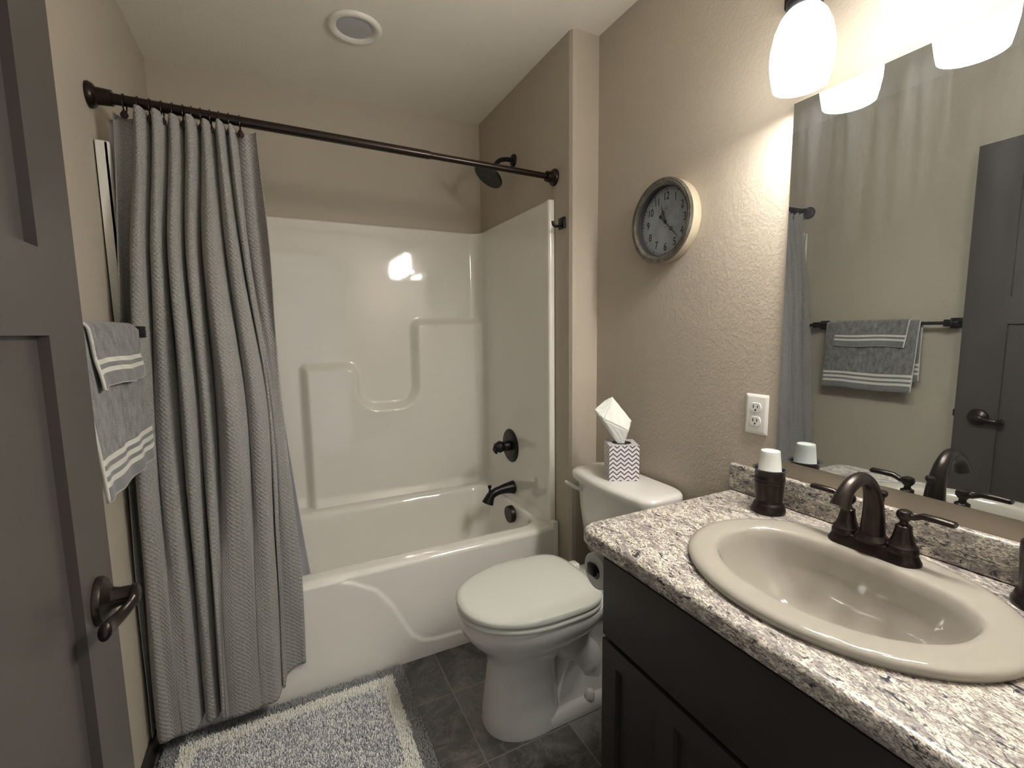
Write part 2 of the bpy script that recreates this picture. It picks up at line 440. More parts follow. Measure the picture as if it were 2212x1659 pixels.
# signed distance to the filleted outline of the raised back panel (x,z), positive inside
def fillet(poly, rads, n=8):
    out = []
    for i, (p, r) in enumerate(zip(poly, rads)):
        a, c = poly[i - 1], poly[(i + 1) % len(poly)]
        u = np.array(a) - p; v = np.array(c) - p; u = u / np.linalg.norm(u); v = v / np.linalg.norm(v)
        if r == 0: out.append(tuple(p)); continue
        for q in range(n + 1):       # right-angled corners only
            t = q / n * pi / 2
            out.append(tuple(np.array(p) + u * r * (1 - sin(t)) + v * r * (1 - cos(t))))
    return out
PANEL = fillet([(.515, -.5), (.515, 1.150), (.806, 1.150), (.806, .925), (1.078, .925), (1.078, 1.372), (2.2, 1.372), (2.2, -.5)], [0, .035, .075, .085, .085, .055, 0, 0])
def panel_depth(X, Z):
    X = np.asarray(X); Z = np.asarray(Z); d2 = np.full(X.shape, 1e9); inside = np.zeros(X.shape, bool)
    for (ax, az), (bx, bz) in zip(PANEL, PANEL[1:] + PANEL[:1]):
        ex, ez = bx - ax, bz - az; L2 = ex * ex + ez * ez
        if L2 < 1e-14: continue
        t = np.clip(((X - ax) * ex + (Z - az) * ez) / L2, 0, 1)
        d2 = np.minimum(d2, (X - ax - t * ex) ** 2 + (Z - az - t * ez) ** 2)
        if abs(ez) > 1e-12:
            cond = (az > Z) != (bz > Z)
            inside ^= cond & (X < ex * (Z - az) / ez + ax)
    d = np.sqrt(d2) * np.where(inside, 1, -1)
    t = np.clip((d + .006) / .046, 0, 1); return t * t * (3 - 2 * t)
# U shaped path (x, y, normal) of the wall
RC = .065
path = []
def addp(x, y, nxx, nyy, back=False): path.append((x, y, nxx, nyy, back))
XI, XJ = .034, XA - .026           # inner faces of the end walls
FR = 1.753                         # front of flanges
# left flange front -> left wall -> cove -> back -> cove -> right wall -> right flange
for i in range(6): addp(lerp(XL0, XI + .002, i / 6), FR, 0, -1)
for i in range(7):
    a = radians(270 + 90 * i / 6); addp(XI - .012 + .012 * cos(a) + .003, FR + .012 + .012 * sin(a), cos(a), sin(a))
for i in range(1, 30): addp(XI, lerp(FR + .02, BW - RC, i / 30), 1, 0)
for i in range(13):
    a = radians(180 - 90 * i / 12); addp(XI + RC + RC * cos(a), BW - RC + RC * sin(a), -cos(a), -sin(a), True)
nb = 270
for i in range(1, nb): addp(lerp(XI + RC, XJ - RC, i / nb), BW, 0, -1, True)
for i in range(13):
    a = radians(90 - 90 * i / 12); addp(XJ - RC + RC * cos(a), BW - RC + RC * sin(a), -cos(a), -sin(a), True)
for i in range(1, 30): addp(XJ, lerp(BW - RC, FR + .02, i / 30), -1, 0)
for i in range(7):
    a = radians(180 + 90 * i / 6); addp(XJ + .012 + .012 * cos(a) - .003, FR + .012 + .012 * sin(a), cos(a), sin(a))
for i in range(1, 7): addp(lerp(XJ + .010, XR0, i / 6), FR, 0, -1)
zs = [RIM - .012 + (1.848 - RIM + .012) * i / 236 for i in range(237)]
rings = []
PX = np.array([p[0] for p in path])
for z in zs:
    r = []
    dep = panel_depth(PX, np.full(PX.shape, z)) if z < 1.46 else PX * 0
    for (x, y, a, b, back), dp in zip(path, dep):
        d = 0.0
        if back and z < 1.46:
            d = .048 * float(dp)
            if x > XJ - RC: d *= 1.0 - sm((BW - .0 - y) / .06) 
        fl = .022 * (1 - sm((z - RIM + .02) / .07)) if .03 < x < XA - .03 or y > FR + .05 else 0    # cove into the rim
        r.append((x + a * (d * (1 if back else 0) + fl), y + b * (d + fl), z))
    rings.append(r)
cap = []
for dz, pull in ((.0045, -.002), (.006, -.007), (.006, -.03)):
    cap.append([(min(max(x + a * pull, .002), XA - .002), min(y + b * pull, YB - .002), 1.848 + dz) for x, y, a, b, k in path])
sur = MB().loft(rings + cap, False)
sur.build('surround_wall', M['fiberglass'], tub, smooth=60)
# basin with rim
def rr_ring(x0, x1, y0, y1, r, z, n=10): return [(a, b, z) for a, b in rrect(x0, x1, y0, y1, r, n)]
bx0, bx1, by0, by1 = .115, 1.455, 1.812, 2.418
bs = [rr_ring(.006, XA - .006, YT + .02, BW - .004, .003, RIM - .012),
      rr_ring(.008, XA - .008, YT + .022, BW - .006, .003, RIM - .001),
      rr_ring(bx0 - .03, bx1 + .016, by0 - .03, by1 + .03, .10, RIM),
      rr_ring(bx0 - .012, bx1 + .008, by0 - .012, by1 + .012, .095, RIM - .002),
      rr_ring(bx0, bx1, by0, by1, .09, RIM - .012),
      rr_ring(bx0 + .006, bx1 - .004, by0 + .005, by1 - .005, .09, RIM - .035),
      rr_ring(bx0 + .05, bx1 - .03, by0 + .025, by1 - .025, .10, .24),
      rr_ring(bx0 + .10, bx1 - .05, by0 + .045, by1 - .045, .11, .11),
      rr_ring(bx0 + .14, bx1 - .08, by0 + .08, by1 - .08, .11, .075),
      rr_ring(bx0 + .25, bx1 - .18, by0 + .17, by1 - .17, .10, .07)]
MB().loft(bs, True, False, True).build('basin', M['fiberglass'], tub, smooth=60)
# apron with the embossed sweep
APC = [(-.2, .42), (.3, .419), (.47, .418), (.546, .413), (.618, .389), (.707, .335), (.766, .256), (.804, .174), (.837, .113), (.877, .078), (.93, .067), (1.04, .064), (1.25, .064), (1.6, .064)]
def apz(x):
    for (xa, za), (xb, zb) in zip(APC, APC[1:]):
        if xa <= x <= xb: return lerp(za, zb, (x - xa) / (xb - xa)), (zb - za) / (xb - xa)
    return .064, 0
apr = MB()
def apf(u, v):
    x = lerp(.004, XA - .004, u)
    if v < .86:
        z = lerp(0.001, RIM - .022, v / .86); y = YT + .008
        zc, sl = apz(x); d = (zc - z) / sqrt(1 + sl * sl)
        y -= .008 * sm((d + .002) / .012)
        y += .010 * sm((z - RIM + .10) / .09) * 0
    else:
        a = (v - .86) / .14 * pi / 2; z = RIM - .022 + .022 * sin(a); y = YT + .008 + .022 * (1 - cos(a))
        zc, sl = apz(x); y -= .008 * sm((zc - RIM + .025) / .012) * (1 - sm((v - .86) / .1))
    e = sm((x - XA + .045) / .03)                     # return forward at the right end
    return (x, y + e * .0, z)
apr.grid(apf, 220, 120)
apr.build('apron', M['fiberglass'], tub, smooth=60)
# right end column that carries the flange down to the floor
for xa_, xb_ in ((XJ - .004, XA - .003), (.003, XI + .004)): MB().box(xa_, xb_, YT + .0075, FR + .02, .001, RIM + .02).build('end_column', M['fiberglass'], tub, bevel=.004)

# fixtures on the end wall
XE = XJ
sv = thing('shower_valve', (XE, 2.155, .70), 'dark bronze round shower valve with small lever on the tub end wall', 'shower valve')
MB().lathe([(.0, .0), (.088, .0), (.088, .003), (.084, .007), (.06, .010), (.03, .013), (.0, .013)], (XE - .0005, 2.155, .70), 'x', 48, flip=-1).build('escutcheon', M['black'], sv)
MB().lathe([(.027, .010), (.027, .042), (.024, .046), (.027, .050), (.027, .056), (.031, .062), (.031, .070), (.025, .080), (.020, .092), (.0, .096)], (XE, 2.155, .70), 'x', 32, flip=-1, cap0=False).build('stem', M['black'], sv)
MB().tube([(XE - .088, 2.155, .70), (XE - .098, 2.15, .698), (XE - .106, 2.135, .694), (XE - .108, 2.115, .69), (XE - .109, 2.10, .687)], [.012, .012, .011, .012, .008], 14, flat=.75).build('lever', M['black'], sv)
sp = thing('tub_spout', (XE, 2.13, .48), 'dark bronze tub spout with diverter knob below the shower valve', 'tub spout')
pts = catmull([(XE, 2.13, .480), (XE - .02, 2.13, .481), (XE - .06, 2.13, .479), (XE - .10, 2.13, .472), (XE - .128, 2.13, .458), (XE - .142, 2.13, .436), (XE - .150, 2.13, .418)], 5)
n = len(pts)
MB().tube(pts, [.035 - .013 * sm(i / n / .45) if i / n < .6 else lerp(.022, .031, sm((i / n - .6) / .4)) for i in range(n)], 28).build('spout_body', M['black'], sp)
MB().lathe([(.006, -.006), (.006, .014), (.0045, .017), (.009, .024), (.0105, .031), (.008, .037), (.0, .039)], (XE - .137, 2.13, .474), n=18, cap0=False).build('diverter_knob', M['black'], sp)
ov = thing('overflow_cap', (1.44, 2.05, .385), 'dark bronze round overflow cap inside the tub below the spout', 'overflow cap')
MB().lathe([(.0, .026), (.040, .026), (.043, .022), (.043, .0), (.0, .0)], (1.447, 2.05, .372), 'x', 40, flip=-1).build('cap', M['bronze'], ov)
sh = thing('rain_shower', (XA, 2.13, 2.13), 'dark bronze round rain shower head on a curved arm above the tub', 'shower head')
MB().lathe([(.0, .0), (.030, .0), (.029, .008), (.020, .014), (.0, .016)], (XA - .0005, 2.13, 2.131), 'x', 32, flip=-1).build('flange', M['black'], sh)
arm = catmull([(XA - .006, 2.13, 2.131), (XA - .04, 2.13, 2.131), (XA - .075, 2.13, 2.122), (XA - .098, 2.13, 2.102), (XA - .110, 2.13, 2.082)], 6)
MB().tube(arm, .0105, 16).build('arm', M['black'], sh)
hd = MB().lathe([(.0, .040), (.014, .040), (.017, .030), (.017, .018), (.030, .012), (.062, .006), (.074, .0), (.076, -.006), (.074, -.011)], (0, 0, 0), n=48, cap0=False, cap1=False)
Rh = Matrix.Rotation(radians(36), 3, 'Y'); HC = Vector((1.386, 2.13, 2.047))
hd.xf(lambda x, y, z: Rh @ Vector((x, y, z)) + HC); hd.build('head', M['black'], sh)
fc = MB().lathe([(.0, -.008), (.012, -.009), (.030, -.0085), (.072, -.0085), (.0745, -.011)], (0, 0, 0), n=48, cap0=False, cap1=False)
for r, k in ((.022, 8), (.036, 14), (.050, 20), (.064, 26)):
    for i in range(k):
        a = 2 * pi * i / k; fc.lathe([(.0024, -.008), (.0020, -.0115), (.0, -.0118)], (r * cos(a), r * sin(a), 0), n=6, cap0=False)
fc.xf(lambda x, y, z: Rh @ Vector((x, y, z)) + HC); fc.build('spray_face', M['clockinner'], sh)

# robe hook
rh = thing('robe_hook', (XA, 1.69, 1.745), 'small black square robe hook beside the shower surround', 'hook')
MB().box(XA - .009, XA - .0005, 1.667, 1.713, 1.720, 1.766).build('plate', M['black'], rh, bevel=.002)
MB().tube(catmull([(XA - .008, 1.69, 1.736), (XA - .03, 1.69, 1.728), (XA - .045, 1.69, 1.732), (XA - .050, 1.69, 1.748)], 5), .0055, 12).build('hook', M['black'], rh)

# ================================================================== CURTAIN ROD, RINGS, CURTAIN, LINER
RY = 1.752
def rz(x): return 1.969 - .017 * x
rod = thing('shower_rod', (.76, RY, 1.96), 'dark bronze shower curtain rod spanning the tub alcove', 'shower rod')
def rodpt(x): return (x, RY, rz(x))
MB().tube([rodpt(.03), rodpt(.97), rodpt(.985)], [.0150, .0150, .0122], 24).build('outer_tube', M['rod'], rod)
MB().tube([rodpt(.96), rodpt(XA - .02)], .0122, 24).build('inner_tube', M['rod'], rod)
for x0, sgn in ((0, 1), (XA, -1)):
    MB().lathe([(.0, .0005), (.034, .0005), (.035, .006), (.031, .014), (.023, .020), (.021, .055 if sgn > 0 else .042), (.0, .057 if sgn > 0 else .044)], (x0, RY, rz(x0)), 'x', 32, flip=sgn).build('end_flange', M['rod'], rod)
RX = [.080, .112, .140, .168, .194, .220, .241, .264, .288, .311, .337, .366]
ORD = ['first', 'second', 'third', 'fourth', 'fifth', 'sixth', 'seventh', 'eighth', 'ninth', 'tenth', 'eleventh', 'twelfth and last']
def ring_thing(x):
    t = thing('curtain_ring', (x, RY, rz(x)), '', 'curtain ring', 'curtain rings on the shower rod')
    MB().torus((x, RY, rz(x) - .008), .0245, .0019, 'x', 28, 8).build('hoop', M['rod'], t)
    mb = MB()
    mb.lathe([(.0, .003), (.005, .003), (.006, .0), (.005, -.003), (.0, -.003)], (x, RY - .008, rz(x) - .033), 'z', 14)
    mb.lathe([(.0, .004), (.009, .002), (.010, .0), (.009, -.002), (.0, -.004)], (x, RY - .012, rz(x) - .043), 'y', 18)
    mb.build('pendant', M['rod'], t); return t
r0 = ring_thing(RX[0])
for i, x in enumerate(RX):
    if i == 0: t = r0
    else:
        t = r0.copy(); COL.objects.link(t); t.location = (x, RY, rz(x))
        for c in list(r0.children):
            d = c.copy(); COL.objects.link(d); d.parent = t
    t['label'] = ORD[i] + ' dark bronze curtain ring from the left wall on the shower rod'

# folds: lobe boundaries along the rod, fronts and valleys, at five heights
FOLD = {
 1.915: ([.052, .096, .135, .175, .215, .255, .295, .328, .356, .410], [.5, .7, 1, 1, 1, 1, 1, 1, .9, .3], [.25, 1, 1, .9, 1, .9, 1, .9, .55], 1.722, 1.786),
 1.55: ([.036, .062, .108, .150, .195, .235, .300, .345, .368, .424], [.4, .8, .9, 1, 1, 1, .9, .9, .8, .3], [.15, 1, .85, .95, .85, 1, .8, .6, .35], 1.690, 1.768),
 1.05: ([.016, .032, .088, .148, .197, .240, .328, .385, .402, .428], [.4, .9, .65, 1, .95, 1, .65, .8, .7, .85], [.1, 1, .7, .95, .75, 1, .7, .35, .3], 1.650, 1.745),
 .55: ([.011, .020, .088, .146, .194, .226, .316, .378, .392, .452], [.4, 1, .2, 1, 1, .12, .22, 1, .8, .95], [.1, 1, .9, .85, .95, 1, .9, .3, .22], 1.634, 1.716),
 .08: ([.008, .014, .088, .143, .191, .212, .304, .371, .380, .446], [.4, 1, .05, 1, 1, .05, .05, 1, .8, .95], [.1, 1, .95, .8, .95, 1, .9, .3, .12], 1.622, 1.710),
}
FY0 = {}
for z_, (bx_, vf, ff, yf_, yv_) in FOLD.items():
    P_ = []
    val = [lerp(yf_, yv_, q) for q in vf]
    for k in range(9):
        xa, xb = bx_[k], bx_[k + 1]; w_ = xb - xa; fr_ = lerp(yv_, yf_, ff[k]); g_ = min(.003, w_ * .12)
        P_ += [(xa, val[k]), (xa + max(g_, .10 * w_ * ff[k]), lerp(fr_, val[k], .5)), (xa + .34 * w_, fr_), (xb - .30 * w_, fr_ + .003), (xb - max(g_, .08 * w_ * ff[k]), lerp(fr_, val[k + 1], .5))]
    P_.append((bx_[9], val[9])); FY0[z_] = P_
lev = sorted(FY0, reverse=True)
PP = 5
curves = {z: catmull(FY0[z], PP) for z in lev}
NP_ = len(curves[lev[0]])
def cur_at(i, z):
    if z >= lev[0]: return curves[lev[0]][i]
    for za, zb in zip(lev, lev[1:]):
        if za >= z >= zb:
            t = (za - z) / (za - zb); k = lev.index(za)
            g = lambda q: curves[lev[max(0, min(len(lev) - 1, q))]][i]
            p0, p1, p2, p3 = g(k - 1), g(k), g(k + 1), g(k + 2)
            return tuple(.5 * (2 * b + (c - a) * t + (2 * a - 5 * b + 4 * c - d) * t * t + (3 * b - a - 3 * c + d) * t ** 3) for a, b, c, d in zip(p0, p1, p2, p3))
    return curves[lev[-1]][i]
arc = [0.0]
for i in range(1, NP_):
    best = 0
    for z in (1.915, 1.05, .08): best += hypot(curves[z][i][0] - curves[z][i - 1][0], curves[z][i][1] - curves[z][i - 1][1]) / 3
    arc.append(arc[-1] + best * 1.15)
NZ = 150
cv, cf, cuv = [], [], []
for i in range(NP_):
    u = i / (NP_ - 1)
    top = 1.935 - .006 * u + .014 * (1.755 - curves[1.915][i][1]) / .03          # fronts stand a little higher than the valleys
    bot = .072 + .012 * u + .055 * sm((u - .86) / .1)
    for j in range(NZ + 1):
        z = lerp(top, bot, j / NZ)
        x, y = cur_at(i, z)
        x += .0015 * sin(z * 9 + i * .5); y = min(y + .002 * sin(z * 7 + i * .3), 1.79)
        if z < .47: y = min(y, YT - .004)
        x = max(x, .006)
        cv.append((x, y, z)); cuv.append((arc[i], z))
    if i:
        for j in range(NZ):
            a = (i - 1) * (NZ + 1) + j; b = i * (NZ + 1) + j
            cf.append((a, b, b + 1, a + 1))
cur = thing('shower_curtain', (.23, 1.70, .07), 'grey waffle weave shower curtain gathered at the left end of the rod', 'shower curtain')
fab = MB().add(cv, cf, cuv).build('curtain_fabric', M['curtain'], cur, smooth=180)
so = fab.modifiers.new('solid', 'SOLIDIFY'); so.thickness = .0022; so.offset = 0
# liner, inside the tub
LP = catmull([(.036, 1.835), (.08, 1.852), (.12, 1.822), (.16, 1.856), (.20, 1.822), (.24, 1.858), (.28, 1.826), (.32, 1.856), (.36, 1.828), (.40, 1.846), (.43, 1.836)], 8)
lnv, lnf = [], []
for i, (x, y) in enumerate(LP):
    u = i / (len(LP) - 1)
    for j in range(61):
        z = lerp(1.918, .20, j / 60); t = (1.918 - z) / 1.718
        lnv.append((x - .045 * u + .122 * u * t ** 1.5, lerp(1.776 + (y - 1.84) * .4, y + .002, sm(t * 1.35)), z))
    if i:
        for j in range(60):
            a = (i - 1) * 61 + j; b = i * 61 + j; lnf.append((a, b, b + 1, a + 1))
ln = MB().add(lnv, lnf).build('shower_liner', M['liner'], smooth=180)
ln.modifiers.new('solid', 'SOLIDIFY').thickness = .001
tag(ln, 'pale blue grey shower liner hanging inside the tub behind the curtain', 'shower liner')

# ================================================================== TOWEL BAR AND TOWELS
TBZ = 1.311
tb = thing('towel_bar', (.0, 1.33, TBZ), 'black square towel bar mounted on the left wall', 'towel bar')
MB().box(.076, .092, .995, 1.657, TBZ - .008, TBZ + .008).build('bar', M['black'], tb, bevel=.0015)
for y in (1.030, 1.621):
    mb = MB().box(.0005, .010, y - .024, y + .024, TBZ - .024, TBZ + .024)
    mb.box(.008, .100, y - .016, y + .016, TBZ - .016, TBZ + .016)
    mb.build('post', M['black'], tb, bevel=.002)
def towel(name, y0, y1, zf, zb, gap, th, mat, label, flare=.0):
    # profile over the bar, from the front hem up, over, and down to the back hem
    bx = .084; rr = .0125 + gap
    prof = []
    nf = 40
    for i in range(nf): prof.append(('f', i / nf))
    for i in range(13): prof.append(('o', i / 12))
    for i in range(1, nf + 1): prof.append(('b', i / nf))
    W = y1 - y0
    NV = 36
    vs, fs, uvs = [], [], []
    L = 0; px = None
    for k, (kind, t) in enumerate(prof):
        if kind == 'f': cx, cz = bx + rr + flare * (1 - t), lerp(zf, TBZ, t)
        elif kind == 'o': a = pi * t; cx, cz = bx + rr * cos(a), TBZ + rr * sin(a)
        else: cx, cz = bx - rr, lerp(TBZ, zb, t)
        if px: L += hypot(cx - px[0], cz - px[1])
        px = (cx, cz)
        for j in range(NV + 1):
            u = j / NV; y = lerp(y0, y1, u)
            s = (1 - t) if kind == 'f' else 0
            wob = .0035 * s * sin(u * 9 + gap * 300) + .003 * s * sin(u * 21 + 1) + .0012 * sin(u * 31 + k * .2)
            dz = (.012 * (u - .5) * 0 + .003 * sin(u * 8 + gap * 500)) * s
            y_ = y + (.012 * s) * (.5 - abs(u - .5)) * 0 + .010 * s * (1 - u) + .004 * s * u
            vs.append((cx + wob, y_, cz + dz)); uvs.append((u * W, L if kind != 'b' else L))
        if k:
            for j in range(NV):
                a = (k - 1) * (NV + 1) + j; b = k * (NV + 1) + j; fs.append((a, a + 1, b + 1, b))
    # back hem measured from its own end so it carries the stripes too
    tot = L; half = len(prof) // 2
    for k in range(len(prof)):
        if k > half + 8:
            for j in range(NV + 1):
                q = uvs[k * (NV + 1) + j]; uvs[k * (NV + 1) + j] = (q[0], tot - q[1])
    root = thing(name, (bx, (y0 + y1) / 2, zf), label, 'towel')
    o = MB().add(vs, fs, uvs).build('terry_cloth', mat, root, smooth=180)
    md = o.modifiers.new('solid', 'SOLIDIFY'); md.thickness = th; md.offset = -1
    return root
T1 = towel_mat('terry_three_stripes', [(.030, .042), (.052, .064), (.074, .086)], .426)
T2 = towel_mat('terry_two_stripes', [(.030, .040), (.050, .060)], .336)
towel('bath_towel', 1.132, 1.558, .972, 1.03, .003, .006, T1, 'larger grey towel with white stripes, folded over the towel bar beneath', .012)
towel('hand_towel', 1.173, 1.509, 1.196, 1.22, .0105, .006, T2, 'smaller grey towel with white stripes, laid over the larger towel', .010)

# ================================================================== RUG
rug = thing('bath_rug', (.41, 1.44, 0), 'shaggy grey bath rug with a white border stripe on the tile floor', 'rug')
RX0, RX1, RY0, RY1 = .030, .783, 1.185, 1.703
MB().prism(rrect(RX0, RX1, RY0, RY1, .02), 'z', .0008, .008).build('rug_backing', M['rugbase'], rug)
pile = MB(); st = .0042
ny_ = int((RY1 - RY0) / st); nx_ = int((RX1 - RX0) / st)
pv, pf, pm = [], [], []
for iy in range(ny_):
    for ix in range(nx_):
        x = RX0 + (ix + .5 + random.uniform(-.5, .5)) * st; y = RY0 + (iy + .5 + random.uniform(-.5, .5)) * st
        d = min(x - RX0, RX1 - x, y - RY0, RY1 - y)
        j = d + random.uniform(-.003, .003)
        if j < .046: mi = 0; hh = .012
        elif j < .088: mi = 1; hh = .016
        else: mi = 3 if random.random() < .5 else 2; hh = .012
        hh *= random.uniform(.75, 1.15)
        a = random.uniform(0, 6.28); lean = random.uniform(.001, .006)
        r = .0026; b = len(pv); a2 = random.uniform(0, 6.28)
        for q in range(3): pv.append((x + r * cos(a2 + q * 2.094), y + r * sin(a2 + q * 2.094), .007))
        mx_, my_, mz = x + lean * .5 * cos(a), y + lean * .5 * sin(a), .007 + hh * .65
        for q in range(3): pv.append((mx_ + r * .95 * cos(a2 + q * 2.094), my_ + r * .95 * sin(a2 + q * 2.094), mz))
        pv.append((x + lean * cos(a), y + lean * sin(a), .007 + hh))
        for q in range(3):
            q2 = (q + 1) % 3
            pf.append((b + q, b + q2, b + 3 + q2, b + 3 + q)); pf.append((b + 3 + q, b + 3 + q2, b + 6)); pm += [mi, mi]
pile.v, pile.f, pile.mi = pv, pf, pm
pl = pile.build('pile', [M['yarn_grey'], M['yarn_white'], M['yarn_dark'], M['yarn_pale']], rug, smooth=180, fix=False)
pl['kind'] = 'stuff'

# ================================================================== TOILET
TY = 1.300
toi = thing('toilet', (1.28, TY, 0), 'white two piece toilet with closed lid beside the vanity', 'toilet')
def egg(xf, xb, hw, z, n=64, cyo=0.0, eb=3.2, flatb=0.0):
    """outline with pointed-round front at xf (small x) and squarer back at xb"""
    xc = lerp(xf, xb, .56); out = []
    for i in range(n):
        a = 2 * pi * i / n; c, s = cos(a), sin(a)
        if c < 0: e = 2.15; ax = xc - xf
        else: e = eb; ax = xb - xc
        px = xc + ax * math.copysign(abs(c) ** (2 / e), c); py = TY + cyo + hw * math.copysign(abs(s) ** (2 / e), s)
        out.append((px, py, z))
    return out
bw = MB()
# pedestal column, flaring into the bowl and up to the rim
bw.loft([egg(.962, 1.215, .116, .0), egg(.960, 1.216, .118, .012), egg(.966, 1.213, .110, .06), egg(.980, 1.206, .103, .15), egg(.986, 1.204, .102, .225),
         egg(.975, 1.235, .110, .262), egg(.945, 1.29, .135, .292), egg(.915, 1.335, .160, .325), egg(.897, 1.36, .176, .352), egg(.892, 1.375, .182, .372),
         egg(.891, 1.38, .183, .392), egg(.894, 1.378, .181, .401), egg(.91, 1.36, .165, .403)], True, True, True)
# rear deck that carries the tank
bw.loft([[(a, b, z) for a, b in rrect(x0, 1.615, TY - hw, TY + hw, .035)] for x0, hw, z in ((1.30, .075, .30), (1.26, .10, .345), (1.25, .115, .38), (1.255, .113, .398), (1.265, .105, .402))], True, True, True)
# foot at the back, trapway under the bowl
bw.loft([[(a, b, z) for a, b in rrect(1.12, 1.475, TY - hw, TY + hw, .035)] for hw, z in ((.113, .0), (.115, .012), (.112, .036), (.100, .046))], True, True, True)
bw.tube(catmull([(1.20, TY, .29), (1.27, TY, .24), (1.33, TY, .17), (1.36, TY, .10), (1.40, TY, .03)], 6), [(.085, .085)] * 8 + [(.082, .080)] * 9 + [(.085, .075)] * 8, 28)
bw.tube(catmull([(1.36, TY, .06), (1.40, TY, .16), (1.42, TY, .26), (1.43, TY, .36)], 6), .060, 24)
bw.loft([[(a, b, z) for a, b in rrect(x0, 1.47, TY - hw, TY + hw, .03)] for x0, hw, z in ((1.17, .088, .04), (1.20, .070, .10), (1.25, .062, .2), (1.26, .07, .31))], True, True, True)
bw.build('bowl', M['toilet'], toi, smooth=50)
def slab(rings, nm, mat): MB().loft(rings, True, True, True).build(nm, mat, toi, smooth=50)
slab([egg(.892, 1.345, .184, .4045, eb=4), egg(.888, 1.348, .187, .409, eb=4), egg(.888, 1.348, .187, .418, eb=4), egg(.894, 1.343, .181, .424, eb=4)], 'seat', M['seat'])
slab([egg(.893, 1.343, .181, .4275, eb=4), egg(.886, 1.349, .188, .431, eb=4), egg(.885, 1.350, .189, .440, eb=4), egg(.889, 1.346, .186, .4465, eb=4), egg(.905, 1.330, .171, .4505, eb=4), egg(.94, 1.30, .14, .4515, eb=4), egg(1.02, 1.24, .07, .452, eb=4)], 'lid', M['seat'])
for s in (-1, 1):
    MB().prism([(1.338 + a, TY + s * .075 + b) for a, b in rrect(0, .045, -.022, .022, .012)], 'z', .4025, .437).build('hinge', M['seat'], toi, bevel=.004)
MB().lathe([(.017, 0), (.017, .012), (.014, .022), (.008, .028), (.0, .030)], (1.315, TY - .099, .045), n=24, cap0=False).build('bolt_cap', M['toilet'], toi)
MB().lathe([(.017, 0), (.017, .012), (.014, .022), (.008, .028), (.0, .030)], (1.315, TY + .099, .045), n=24, cap0=False).build('bolt_cap', M['toilet'], toi)
TKY = 1.318
def tank_ring(xf, bulge, hw, z, r=.035, xb=1.632):
    base = rrect(xf, xb, TKY - hw, TKY + hw, r, 8); out = []
    # subdivide the front edge so that it can bulge
    pts = []
    for i, (a, b) in enumerate(base):
        pts.append((a, b))
        a2, b2 = base[(i + 1) % len(base)]
        if i % 9 == 8:
            for q in range(1, 12): pts.append((lerp(a, a2, q / 12), lerp(b, b2, q / 12)))
    for a, b in pts:
        f = max(0, 1 - ((b - TKY) / hw) ** 2) * max(0, min(1, (xb - a) / (xb - xf) * 1.4 - .4))
        out.append((a - bulge * f, b, z))
    return out
MB().loft([tank_ring(1.53, .02, .165, .4035), tank_ring(1.505, .026, .183, .425), tank_ring(1.498, .027, .190, .47), tank_ring(1.485, .028, .205, .60), tank_ring(1.480, .028, .212, .712)], True, True, True).build('tank', M['toilet'], toi, smooth=50)
MB().loft([tank_ring(1.474, .030, .222, .7125), tank_ring(1.462, .032, .232, .717, .045), tank_ring(1.460, .032, .233, .735, .045), tank_ring(1.463, .032, .231, .744, .045), tank_ring(1.472, .031, .222, .750, .045), tank_ring(1.49, .028, .205, .752, .045)], True, True, True).build('tank_lid', M['toilet'], toi, smooth=50)
MB().lathe([(.0, .012), (.013, .012), (.015, .0), (.0, 0)], (1.487, TKY + .155, .675), 'x', 20, flip=-1).tube(catmull([(1.474, TKY + .155, .675), (1.462, TKY + .16, .676), (1.452, TKY + .185, .680), (1.447, TKY + .215, .684), (1.444, TKY + .235, .686)], 5), [.009] * 6 + [.008] * 9 + [.0085] * 5 + [.004], 14, flat=.7).build('flush_lever', M['seat'], toi)

# tissue box on the tank lid
TL = .7525
bx0, bx1, by0, by1 = 1.496, 1.604, 1.280, 1.390
tis = thing('tissue_box', ((bx0 + bx1) / 2, (by0 + by1) / 2, TL), 'cube tissue box with grey and white chevrons on the toilet tank', 'tissue box')
cc = Vector(((bx0 + bx1) / 2, (by0 + by1) / 2, 0)); RB = Matrix.Rotation(radians(-28), 3, 'Z')
def rotb(x, y, z):
    p = RB @ (Vector((x, y, 0)) - cc) + cc; return (p.x, p.y, z)
hb = .054; hz = .130
tb_ = MB()
c4 = [(cc.x - hb, cc.y - hb), (cc.x + hb, cc.y - hb), (cc.x + hb, cc.y + hb), (cc.x - hb, cc.y + hb)]
for k in range(4):
    (xa, ya), (xb, yb) = c4[k], c4[(k + 1) % 4]
    tb_.add([(xa, ya, TL), (xb, yb, TL), (xb, yb, TL + hz), (xa, ya, TL + hz)], [(0, 1, 2, 3)], [(k * .11, 0), (k * .11 + .108, 0), (k * .11 + .108, hz), (k * .11, hz)])
N = 48
sqr = []
for i in range(N):
    a = 2 * pi * i / N; c, s = cos(a), sin(a); q = hb / max(abs(c), abs(s)); sqr.append((cc.x + q * c, cc.y + q * s, TL + hz))
inn = [(cc.x + .036 * cos(2 * pi * i / N), cc.y + .030 * sin(2 * pi * i / N), TL + hz) for i in range(N)]
tb_.loft([sqr, inn], True, uvs=[(p[0] - cc.x, p[1] - cc.y) for p in sqr + inn])
tb_.xf(rotb); tb_.build('carton', M['chevron'], tis, smooth=0, fix=False)
fm = MB().add([(cc.x + .037 * cos(2 * pi * i / N), cc.y + .031 * sin(2 * pi * i / N), TL + hz - .0015) for i in range(N)], [tuple(range(N))]).xf(rotb)
fm.build('opening', M['slot'], tis, smooth=0)
